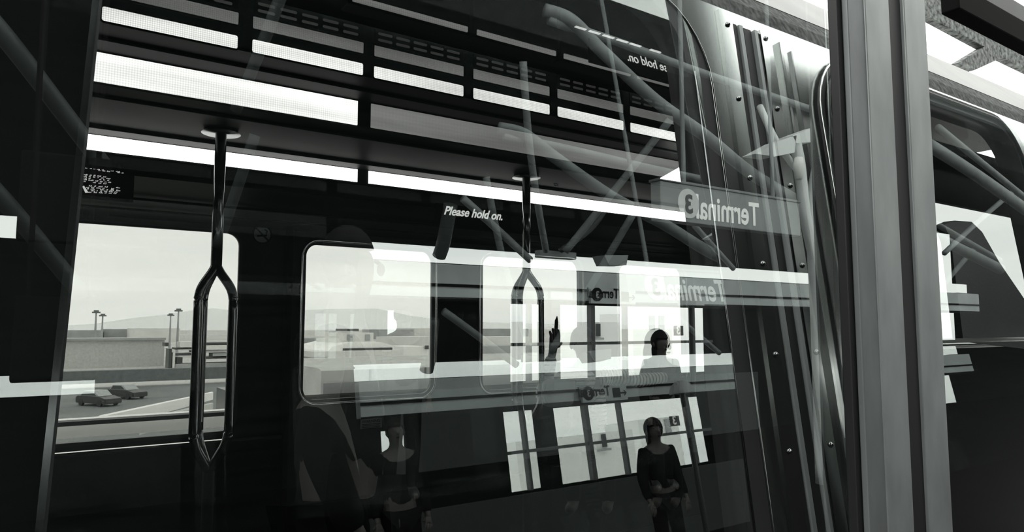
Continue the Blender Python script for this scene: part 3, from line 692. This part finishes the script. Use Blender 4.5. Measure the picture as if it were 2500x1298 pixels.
# dome over a pole in front of the glazing
c = mir(1687, 746, -4.2)
t = thing('dome_post', (c.x, -4.2, 0), 'slim platform post topped by a dark half dome', 'post')
b = B(); q = bmesh.ops.create_uvsphere(b, u_segments=24, v_segments=12, radius=.16)
for v in list(b.verts):
    if v.co.z < -.001: b.verts.remove(v)
for v in b.verts: v.co += c
mesh('dome', b, 'bldg', t, True)
b = B(); tube(b, [(c.x, -4.2, 0), (c.x, -4.2, c.z)], .035, 10); mesh('post', b, 'dark', t)

# fascia wayfinding text, mirrored small in the photograph
p = m_(1512, 727)
t = thing('wayfinding_sign', (p.x, PW + .15, p.z), 'small grey Terminal 3 wayfinding sign mirrored above the window frame', 'sign')
a_ = m_(1420, 741); e_ = m_(1528, 741); b = B(); box(b, (a_.x, PW + .14, a_.z), (e_.x, PW + .18, m_(1420, 706).z)); mesh('board', b, 'pfascia', t)
hz = .17; pz = m_(1470, 732).z
text('lettering', 'Terminal', hz, 'black', (m_(1487, 727).x, PW + .185, m_(1487, 729).z), ROT_N, t, offset=.004, sx=.85)
pc = m_(1434, 720); b = B(); bmesh.ops.create_cone(b, cap_ends=True, segments=28, radius1=.085, radius2=.085, depth=.01, matrix=Matrix.Translation((pc.x, PW + .185, pc.z)) @ Matrix.Rotation(math.pi / 2, 4, 'X')); mesh('number_disc', b, 'black', t)
text('numeral', '3', .12, 'fascia', (pc.x, PW + .195, pc.z - .042), ROT_N, t, align='CENTER', offset=.003)
pb = m_(1502, 725); b = B(); box(b, (pb.x - .06, PW + .18, pb.z - .06), (pb.x + .06, PW + .19, pb.z + .06)); mesh('pictogram', b, 'black', t)
pa = m_(1518, 727); b = B(); tube(b, [(pa.x - .05, PW + .185, pa.z), (pa.x + .05, PW + .185, pa.z)], .01, 6); tube(b, [(pa.x + .015, PW + .185, pa.z + .03), (pa.x + .05, PW + .185, pa.z), (pa.x + .015, PW + .185, pa.z - .03)], .008, 6); mesh('arrow', b, 'black', t)

# hanging Terminal 3 sign
SY = -1.85
a_ = mir(1612, 440, SY); e_ = mir(1950, 440, SY); z1_ = mir(1612, 440, SY).z; z0_ = mir(1612, 535, SY).z
t = thing('terminal_sign', ((a_.x + e_.x) / 2, SY, z0_), 'large hanging grey Terminal 3 sign mirrored in the glass', 'sign')
b = B(); box(b, (a_.x, SY - .10, z0_), (e_.x, SY, z1_), .006); mesh('housing', b, 'signgrey', t)
b = B(); box(b, (a_.x - .01, SY - .11, z1_), (e_.x + .01, SY + .01, z1_ + .02), .004); mesh('top_rail', b, 'alu_dk', t)
for X in (a_.x + .3, e_.x - .3):
    b = B(); tube(b, [(X, SY - .05, z1_), (X, SY - .05, 5.5)], .018, 10); mesh('hanger', b, 'alu_dk', t)
p = mir(1853, 547, SY); q_ = mir(1712, 520, SY)
text('lettering', 'Terminal', .262, 'paleink', (p.x, SY + .003, mir(1853, 551, SY).z), ROT_N, t, offset=.005, sx=.80)
c = mir(1680, 497, SY); b = B(); bmesh.ops.create_cone(b, cap_ends=True, segments=40, radius1=.112, radius2=.112, depth=.006, matrix=Matrix.Translation((c.x, SY + .003, c.z)) @ Matrix.Rotation(math.pi / 2, 4, 'X')); mesh('number_disc', b, 'strut_lt', t)
text('numeral', '3', .19, 'signdark', (c.x, SY + .008, c.z - .067), ROT_N, t, align='CENTER', offset=.006)

# steel trusses of the canopy
def truss(name, segs, label, m='strut', group='white canopy struts'):
    """segs: list of (list of (x, y, Yr) or points, radius, part name)"""
    p0 = mir(*segs[0][0][0]); t_ = thing(name, p0, label, 'truss', group)
    for pts, r, nm in segs:
        P = [mir(*q) for q in pts]; P = smoothpath(P, 6) if len(P) > 2 else P
        b_ = B(); tube(b_, P, r * .72, 14); mesh(nm, b_, m, t_, True)
    return t_
truss('canopy_arch', [([(1330, 25, -2.6), (1395, 50, -2.55), (1470, 125, -2.5), (1600, 245, -2.4), (1720, 330, -2.3), (1830, 420, -2.2), (1945, 490, -2.1)], .075, 'tube'),
                      ([(1340, 50, -2.6), (1500, 100, -2.6), (1720, 180, -2.6), (1990, 270, -2.6)], .05, 'tie')], 'thick white curved canopy tube sweeping down to the column')
truss('canopy_column', [([(1990, 600, -2.0), (2000, 800, -2.0), (2012, 1180, -2.0)], .10, 'shaft'),
                        ([(1990, 640, -2.0), (1965, 520, -2.0), (1952, 400, -2.0), (1940, 340, -2.0)], .07, 'branch'),
                        ([(1990, 600, -2.0), (1988, 480, -2.0), (2010, 360, -2.0), (2045, 200, -2.0)], .09, 'branch'),
                        ([(1985, 500, -2.0), (2030, 420, -2.0), (2070, 370, -2.0)], .035, 'branch'),
                        ([(1855, 260, -2.4), (1895, 345, -2.2), (1950, 420, -2.1)], .045, 'branch')], 'white branching canopy column next to the door post', 'strut_lt')
# lamp heads on the column
t = thing('canopy_floodlight', mir(1930, 370, -2.0), 'pale angular floodlight fitted on the branching column', 'lamp')
for pix in ([(1845, 375), (1900, 345), (1945, 330), (1940, 372), (1890, 382)], [(1935, 330), (1995, 308), (1990, 345), (1945, 350)]):
    b = B(); prism(b, [mir(x, y, -1.95) for x, y in pix], (0, -.14, 0)); mesh('housing', b, 'strut_lt', t)
b = B(); tube(b, [mir(1950, 385, -1.9), mir(1950, 405, -1.9), mir(1950, 438, -1.9)], [.035, .05, .032], 14); mesh('lamp_barrel', b, 'white', t, True)
truss('roof_strut', [([(1277, 150, -3.4), (1290, 330, -3.6), (1310, 480, -3.9), (1333, 612, -4.3)], .05, 'tube')], 'thin white strut falling almost upright beside the second grab pole')
truss('roof_strut', [([(1640, 288, -3.2), (1500, 465, -3.8), (1380, 614, -4.3)], .055, 'tube')], 'white strut slanting down to the left from the big curved tube')
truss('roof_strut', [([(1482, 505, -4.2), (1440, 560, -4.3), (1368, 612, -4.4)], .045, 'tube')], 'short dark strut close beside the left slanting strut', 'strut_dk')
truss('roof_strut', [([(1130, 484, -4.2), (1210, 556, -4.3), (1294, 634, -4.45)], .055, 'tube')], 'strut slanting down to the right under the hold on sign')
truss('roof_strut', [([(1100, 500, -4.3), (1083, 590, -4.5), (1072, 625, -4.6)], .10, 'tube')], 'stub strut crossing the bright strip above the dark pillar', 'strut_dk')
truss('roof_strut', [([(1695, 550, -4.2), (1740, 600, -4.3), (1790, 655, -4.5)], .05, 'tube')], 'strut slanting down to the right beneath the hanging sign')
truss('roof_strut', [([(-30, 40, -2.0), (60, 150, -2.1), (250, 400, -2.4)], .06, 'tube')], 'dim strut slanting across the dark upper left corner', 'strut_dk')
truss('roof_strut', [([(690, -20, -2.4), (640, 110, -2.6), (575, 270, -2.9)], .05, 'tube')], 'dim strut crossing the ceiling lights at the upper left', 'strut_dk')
truss('canopy_arch', [([(2262, 350, -2.2), (2380, 425, -2.2), (2530, 530, -2.2)], .10, 'tube'), ([(2290, 310, -2.6), (2400, 400, -2.6), (2530, 505, -2.6)], .06, 'tie')], 'thick pale canopy tube right of the door post')
truss('roof_strut', [([(2470, 470, -2.8), (2400, 530, -2.9), (2305, 618, -3.0)], .05, 'tube')], 'thin strut crossing the black ribbed partition')
b = B(); p = mir(1350, 622, -4.5); box(b, p + Vector((-.22, -.05, -.04)), p + Vector((.3, .05, .04)), .01); tag(mesh('strut_bracket', b, 'strut'), 'grey steel bracket where the struts meet on the bright strip', 'bracket')
b = B(); p = mir(1507, 634, -3.8); prism(b, [p + Vector(v) for v in [(-.18, 0, .04), (.16, 0, .06), (.13, 0, -.05), (-.12, 0, -.06)]], (0, -.2, 0)); tag(mesh('canopy_speaker', b, 'signgrey'), 'small grey tapered loudspeaker box over the wayfinding sign', 'loudspeaker')
# lit ceiling lamps of the station seen as white bars
for i, (x0, y0, x1, y1, lab) in enumerate([(1205, 308, 1345, 336, 'pale lamp bar mirrored over the dim ceiling panel')]):
    pass
# the beams of the open roof over the track, right of the post
hz0 = at(2400, 51, .80).z; hz1 = at(2456, 25, .80).z
b = B(); box(b, (1.93, .80, hz0), (4.6, .845, hz1), .004); tag(mesh('door_header_beam', b, 'black'), 'black header beam crossing the upper right corner beside the post', 'beam')
b = B(); box(b, (1.93, .81, hz1 + .001), (4.6, .845, hz1 + .06), .004); tag(mesh('header_panel', b, 'strut_dk'), 'dark grey panel above the black header beam in the upper right corner', 'panel')
for (name, pix, Y, m, lab, cat) in [
        ('roof_mesh_panel', [(2250, -14), (2258, 34), (2404, 114), (2340, 153), (2380, 171), (2448, 140), (2560, 195), (2560, 139), (2300, -8)], 2.2, 'meshp', 'mottled grey roof mesh between two white sky openings at the upper right', 'roof mesh')]:
    b = B(); prism(b, [at(x, y, Y) for x, y in pix], (0, .06, 0)); tag(mesh(name, b, m), lab, cat)

# ================================================================== PEOPLE
def figure(name, label, J, R, hairspec, face, parts, base):
    """J joint positions, R radii; body is one skinned surface grown from the pelvis"""
    t_ = thing(name, base, label, 'person')
    def skin(nm, verts, edges, radii, m, sub=2, root=0):
        me = bpy.data.meshes.new(nm); me.from_pydata([Vector(v) for v in verts], edges, []); me.update()
        o = bpy.data.objects.new(nm, me); link(o)
        md = o.modifiers.new('skin', 'SKIN'); md.use_smooth_shade = True
        for i_, r_ in enumerate(radii):
            r2 = r_ if isinstance(r_, tuple) else (r_, r_)
            me.skin_vertices[0].data[i_].radius = r2
            me.skin_vertices[0].data[i_].use_root = (i_ == root)
        s_ = o.modifiers.new('sub', 'SUBSURF'); s_.levels = sub; s_.render_levels = sub
        dg = bpy.context.evaluated_depsgraph_get(); dg.update()
        m2 = bpy.data.meshes.new_from_object(o.evaluated_get(dg)); bpy.data.objects.remove(o)
        m2.materials.clear(); m2.materials.append(M[m])
        for p_ in m2.polygons: p_.use_smooth = True
        o2 = bpy.data.objects.new(nm, m2); link(o2); reparent(o2, t_); return o2
    names = list(J); V = [J[n] for n in names]; rad = [R[n] for n in names]
    bones = [('pelvis', 'waist'), ('waist', 'chest'), ('chest', 'neck'), ('neck', 'head0'), ('head0', 'head1'), ('head1', 'head2')]
    for s in 'LR':
        bones += [('chest', 'sh' + s), ('sh' + s, 'el' + s), ('el' + s, 'wr' + s), ('wr' + s, 'pm' + s), ('pelvis', 'hip' + s), ('hip' + s, 'kn' + s), ('kn' + s, 'an' + s), ('an' + s, 'toe' + s)]
    E_ = [(names.index(a), names.index(b)) for a, b in bones if a in J and b in J]
    # fingers grow from the palm
    for s in 'LR':
        if 'pm' + s not in J: continue
        pm = Vector(J['pm' + s]); wr = Vector(J['wr' + s]); d = (pm - wr).normalized()
        sd = d.cross(Vector((0, 1, 0)));  sd = sd.normalized() if sd.length > .1 else Vector((1, 0, 0)); cu = d.cross(sd).normalized() * face
        pi = names.index('pm' + s)
        for k, (off, ln) in enumerate([(-.028, .062), (-.009, .075), (.010, .070), (.027, .052)]):
            b0 = pm + sd * off + d * .02; b1 = b0 + d * ln * .5 + cu * .006; b2 = b1 + d * ln * .4 + cu * .022
            i0 = len(V); V += [b0, b1, b2]; rad += [.0105, .009, .0075]; E_ += [(pi, i0), (i0, i0 + 1), (i0 + 1, i0 + 2)]
        b0 = pm - sd * .034 - d * .02; b1 = b0 - sd * .02 + d * .03; i0 = len(V); V += [b0, b1]; rad += [.012, .009]; E_ += [(pi, i0), (i0, i0 + 1)]
    skin('body', V, E_, rad, 'skin')
    for (nm, js, ex, m) in parts:
        vi = [J[j] for chain in js for j in chain]; fl = [j for chain in js for j in chain]
        uniq = []; 
        for j in fl:
            if j not in uniq: uniq.append(j)
        ed = []
        for chain in js:
            for a, b_ in zip(chain[:-1], chain[1:]): ed.append((uniq.index(a), uniq.index(b_)))
        rr = [tuple(c_ + ex for c_ in (R[j] if isinstance(R[j], tuple) else (R[j], R[j]))) for j in uniq]
        skin(nm, [J[j] for j in uniq], ed, rr, m)
    h = Vector(J['head1']); fd = Vector(hairspec['face']).normalized()
    b_ = B(); ball(b_, h + Vector((0, 0, .022)) - fd * .014, hairspec.get('r', .098), .86, 1.0, 1.08, 24)
    if hairspec.get('long'):
        ball(b_, h - fd * .05 + Vector((0, 0, -.07)), .085, .9, .7, 1.5, 18)
    # keep the hair off the face
    for v in list(b_.verts):
        q = v.co - h
        if q.dot(fd) > .045 and q.z < .045: b_.verts.remove(v)
    mesh('hair', b_, 'hair', t_, True)
    # nose, ears
    b_ = B(); ball(b_, h + fd * .092 + Vector((0, 0, -.015)), .014, 1, 1, 1.5, 8)
    sdv = fd.cross(Vector((0, 0, 1)))
    for s_ in (-1, 1): ball(b_, h + sdv * .078 * s_ + Vector((0, 0, -.01)), .018, .6, .8, 1.4, 8)
    mesh('nose_and_ears', b_, 'skin', t_, True)
    b_ = B()
    for s_ in (-1, 1): ball(b_, h + fd * .082 + sdv * .03 * s_ + Vector((0, 0, .008)), .009, 1, 1, .7, 8)
    mesh('eyes', b_, 'dark', t_, True)
    b_ = B(); ball(b_, h + fd * .084 + Vector((0, 0, -.055)), .018, 1, .6, .35, 8); mesh('mouth', b_, 'hair', t_, True)
    return t_

BASER = dict(pelvis=(.15, .11), waist=(.13, .10), chest=(.155, .11), neck=(.055, .055), head0=(.062, .07), head1=(.078, .092), head2=(.06, .07),
             sh=(.062, .062), el=(.045, .045), wr=(.027, .030), pm=(.036, .022), hip=(.085, .085), kn=(.06, .06), an=(.04, .04), toe=(.035, .03))
def radii(J, s=1.0):
    out_ = {}
    for j in J:
        k = j if j in BASER else j[:-1]; out_[j] = tuple(c_ * s for c_ in BASER[k])
    return out_
def standing(x, y, yaw, h=1.72, arms=None):
    k = h / 1.72; c_, s_ = math.cos(yaw), math.sin(yaw)
    def P(a, b_, z): return (x + (a * c_ - b_ * s_) * k, y + (a * s_ + b_ * c_) * k, z * k)     # a = to the person's side, b = forward
    J = dict(pelvis=P(0, 0, .95), waist=P(0, 0, 1.10), chest=P(0, 0, 1.33), neck=P(0, .0, 1.47), head0=P(0, .02, 1.54), head1=P(0, .02, 1.62), head2=P(0, .01, 1.68))
    for n, s in (('L', -1), ('R', 1)):
        J['sh' + n] = P(.17 * s, 0, 1.39); J['el' + n] = P(.22 * s, -.02, 1.12); J['wr' + n] = P(.22 * s, .08, .89); J['pm' + n] = P(.215 * s, .11, .83)
        J['hip' + n] = P(.09 * s, 0, .88); J['kn' + n] = P(.10 * s, .02, .48); J['an' + n] = P(.10 * s, -.01, .09); J['toe' + n] = P(.11 * s, .13, .04)
    if arms: J.update({q: P(*v) for q, v in arms.items()})
    return J, (x, y, 0)
OUT = [('jacket', [['pelvis', 'waist', 'chest', 'shL', 'elL', 'wrL'], ['chest', 'shR', 'elR', 'wrR']], .016, 'cloth'),
       ('trousers', [['pelvis', 'hipL', 'knL', 'anL'], ['pelvis', 'hipR', 'knR', 'anR']], .014, 'cloth'), ('shoe', [['anL', 'toeL']], .01, 'rubber'), ('shoe', [['anR', 'toeR']], .01, 'rubber')]
def stand_person(px, py, Yr, h, yaw, label, long=False, arms=None):
    p_ = mir(px, py, Yr); J, b0 = standing(p_.x, Yr, yaw, h, arms)
    figure('person', label, J, radii(J, h / 1.72), dict(face=(-math.sin(yaw), math.cos(yaw), 0), long=long), 1, OUT, b0)
stand_person(842, 650, -.42, 1.80, math.radians(-60), 'person in dark clothes standing close to the glass, head mirrored in the second window', False)
stand_person(984, 790, -4.0, 1.70, 0.2, 'dark standing person mirrored small below the warning sticker')
stand_person(1612, 842, -3.0, 1.43, .3, 'dark haired person standing before the mirrored window frame', True)

# passenger in the striped top, seated inside the car
PY = 3.35
q = lambda x, y, Y=PY: tuple(at(x, y, Y))
J = dict(pelvis=q(1440, 1060, 3.5), waist=q(1436, 1000, 3.48), chest=q(1432, 930, 3.42), neck=q(1428, 880, 3.38), head0=q(1426, 862, 3.36), head1=q(1424, 838, 3.35), head2=q(1423, 818, 3.35),
         shL=q(1385, 918, 3.38), elL=q(1322, 975, 3.28), wrL=q(1348, 865, 3.18), pmL=q(1353, 838, 3.16),
         shR=q(1478, 915, 3.42), elR=q(1560, 928, 3.40), wrR=q(1630, 920, 3.38), pmR=q(1652, 918, 3.38),
         hipL=q(1412, 1070, 3.46), knL=q(1395, 1080, 3.05), anL=q(1400, 1230, 3.05), toeL=q(1390, 1245, 2.93),
         hipR=q(1465, 1070, 3.5), knR=q(1480, 1085, 3.08), anR=q(1485, 1230, 3.08), toeR=q(1480, 1245, 2.96))
RR = radii(J, .86)
figure('person', 'seated passenger in a striped top, one forearm raised, the other arm stretched out', J, RR, dict(face=(-.3, -.95, 0), r=.082), -1,
       [('shirt', [['pelvis', 'waist', 'chest']], .012, 'stripe_z'), ('sleeve', [['chest', 'shL', 'elL', 'wrL']], .012, 'stripe_z'), ('sleeve', [['chest', 'shR', 'elR', 'wrR']], .012, 'stripe_x'),
        ('trousers', [['pelvis', 'hipL', 'knL', 'anL'], ['pelvis', 'hipR', 'knR', 'anR']], .012, 'cloth')], q(1440, 1060, 3.5))
# dark haired passenger near the right end
c = q(1608, 836, 3.7)
J = dict(pelvis=q(1625, 1060, 3.75), waist=q(1622, 1005, 3.74), chest=q(1618, 925, 3.72), neck=q(1612, 880, 3.7), head0=q(1610, 865, 3.69), head1=q(1607, 842, 3.68), head2=q(1606, 822, 3.68),
         shL=q(1582, 905, 3.7), elL=q(1575, 970, 3.68), wrL=q(1590, 1010, 3.6), pmL=q(1598, 1022, 3.57), shR=q(1655, 905, 3.74), elR=q(1665, 970, 3.7), wrR=q(1650, 1010, 3.6), pmR=q(1645, 1022, 3.57),
         hipL=q(1605, 1070, 3.73), knL=q(1600, 1080, 3.3), anL=q(1605, 1220, 3.3), toeL=q(1600, 1232, 3.2), hipR=q(1645, 1070, 3.76), knR=q(1645, 1082, 3.3), anR=q(1650, 1220, 3.3), toeR=q(1645, 1232, 3.2))
figure('person', 'seated passenger in black with dark tousled hair at the right end of the windows', J, radii(J, .8), dict(face=(.95, -.3, 0), r=.095, long=True), -1, OUT[:2], q(1625, 1060, 3.75))
# phone in the raised hand, bag on the lap
p = Vector(q(1357, 808, 3.15)); b = B(); prism(b, [p + Vector(v) for v in [(-.014, 0, -.07), (.006, 0, -.075), (.018, 0, .05), (.012, 0, .085), (-.002, 0, .06)]], (.004, .012, 0))
tag(mesh('smartphone', b, 'black'), 'slim black phone held upright in the raised hand', 'phone')
c = Vector(q(1362, 957, 3.02)); t = thing('shoulder_bag', c, 'dark grey rounded shoulder bag held in front of the striped passenger', 'bag')
b = B(); box(b, c + Vector((-.085, -.05, -.075)), c + Vector((.085, .05, .07)), .03); mesh('bag_body', b, 'bldg', t, True)
b = B(); box(b, c + Vector((-.08, -.058, .0)), c + Vector((.08, -.045, .068)), .01); mesh('flap', b, 'fascia', t)
b = B(); tube(b, smoothpath([c + Vector((-.08, 0, .05)), c + Vector((-.1, 0, .0)), c + Vector((-.085, 0, -.06))], 5), .009, 8); mesh('handle', b, 'fascia', t, True)
# bench the passengers sit on
zb = at(1440, 1085, 3.6).z
t = thing('bench_seat', (3.9, 3.8, 0), 'long black bench seat under the right train windows', 'bench')
b = B(); box(b, (2.9, 3.90, zb - .18), (4.8, 4.22, zb - .1), .03); mesh('seat', b, 'black', t)
b = B(); box(b, (2.9, 4.10, zb - .1), (4.8, 4.24, zb + .12), .03); mesh('backrest', b, 'black', t)
b = B(); box(b, (2.95, 3.93, 0), (4.78, 4.22, zb - .18), .01); mesh('base', b, 'black', t)
# electrical cabinet at the car end
a_ = at(1722, 760, 4.0); 
t = thing('equipment_cabinet', (5.1, 4.0, 0), 'tall black equipment cabinet at the right end of the car', 'cabinet')
b = B(); box(b, (4.86, 3.35, 0), (5.18, 4.22, a_.z), .01); mesh('body', b, 'black', t)
b = B(); box(b, (4.852, 3.42, .2), (4.862, 4.15, a_.z - .05), .003); mesh('door', b, 'inner', t)
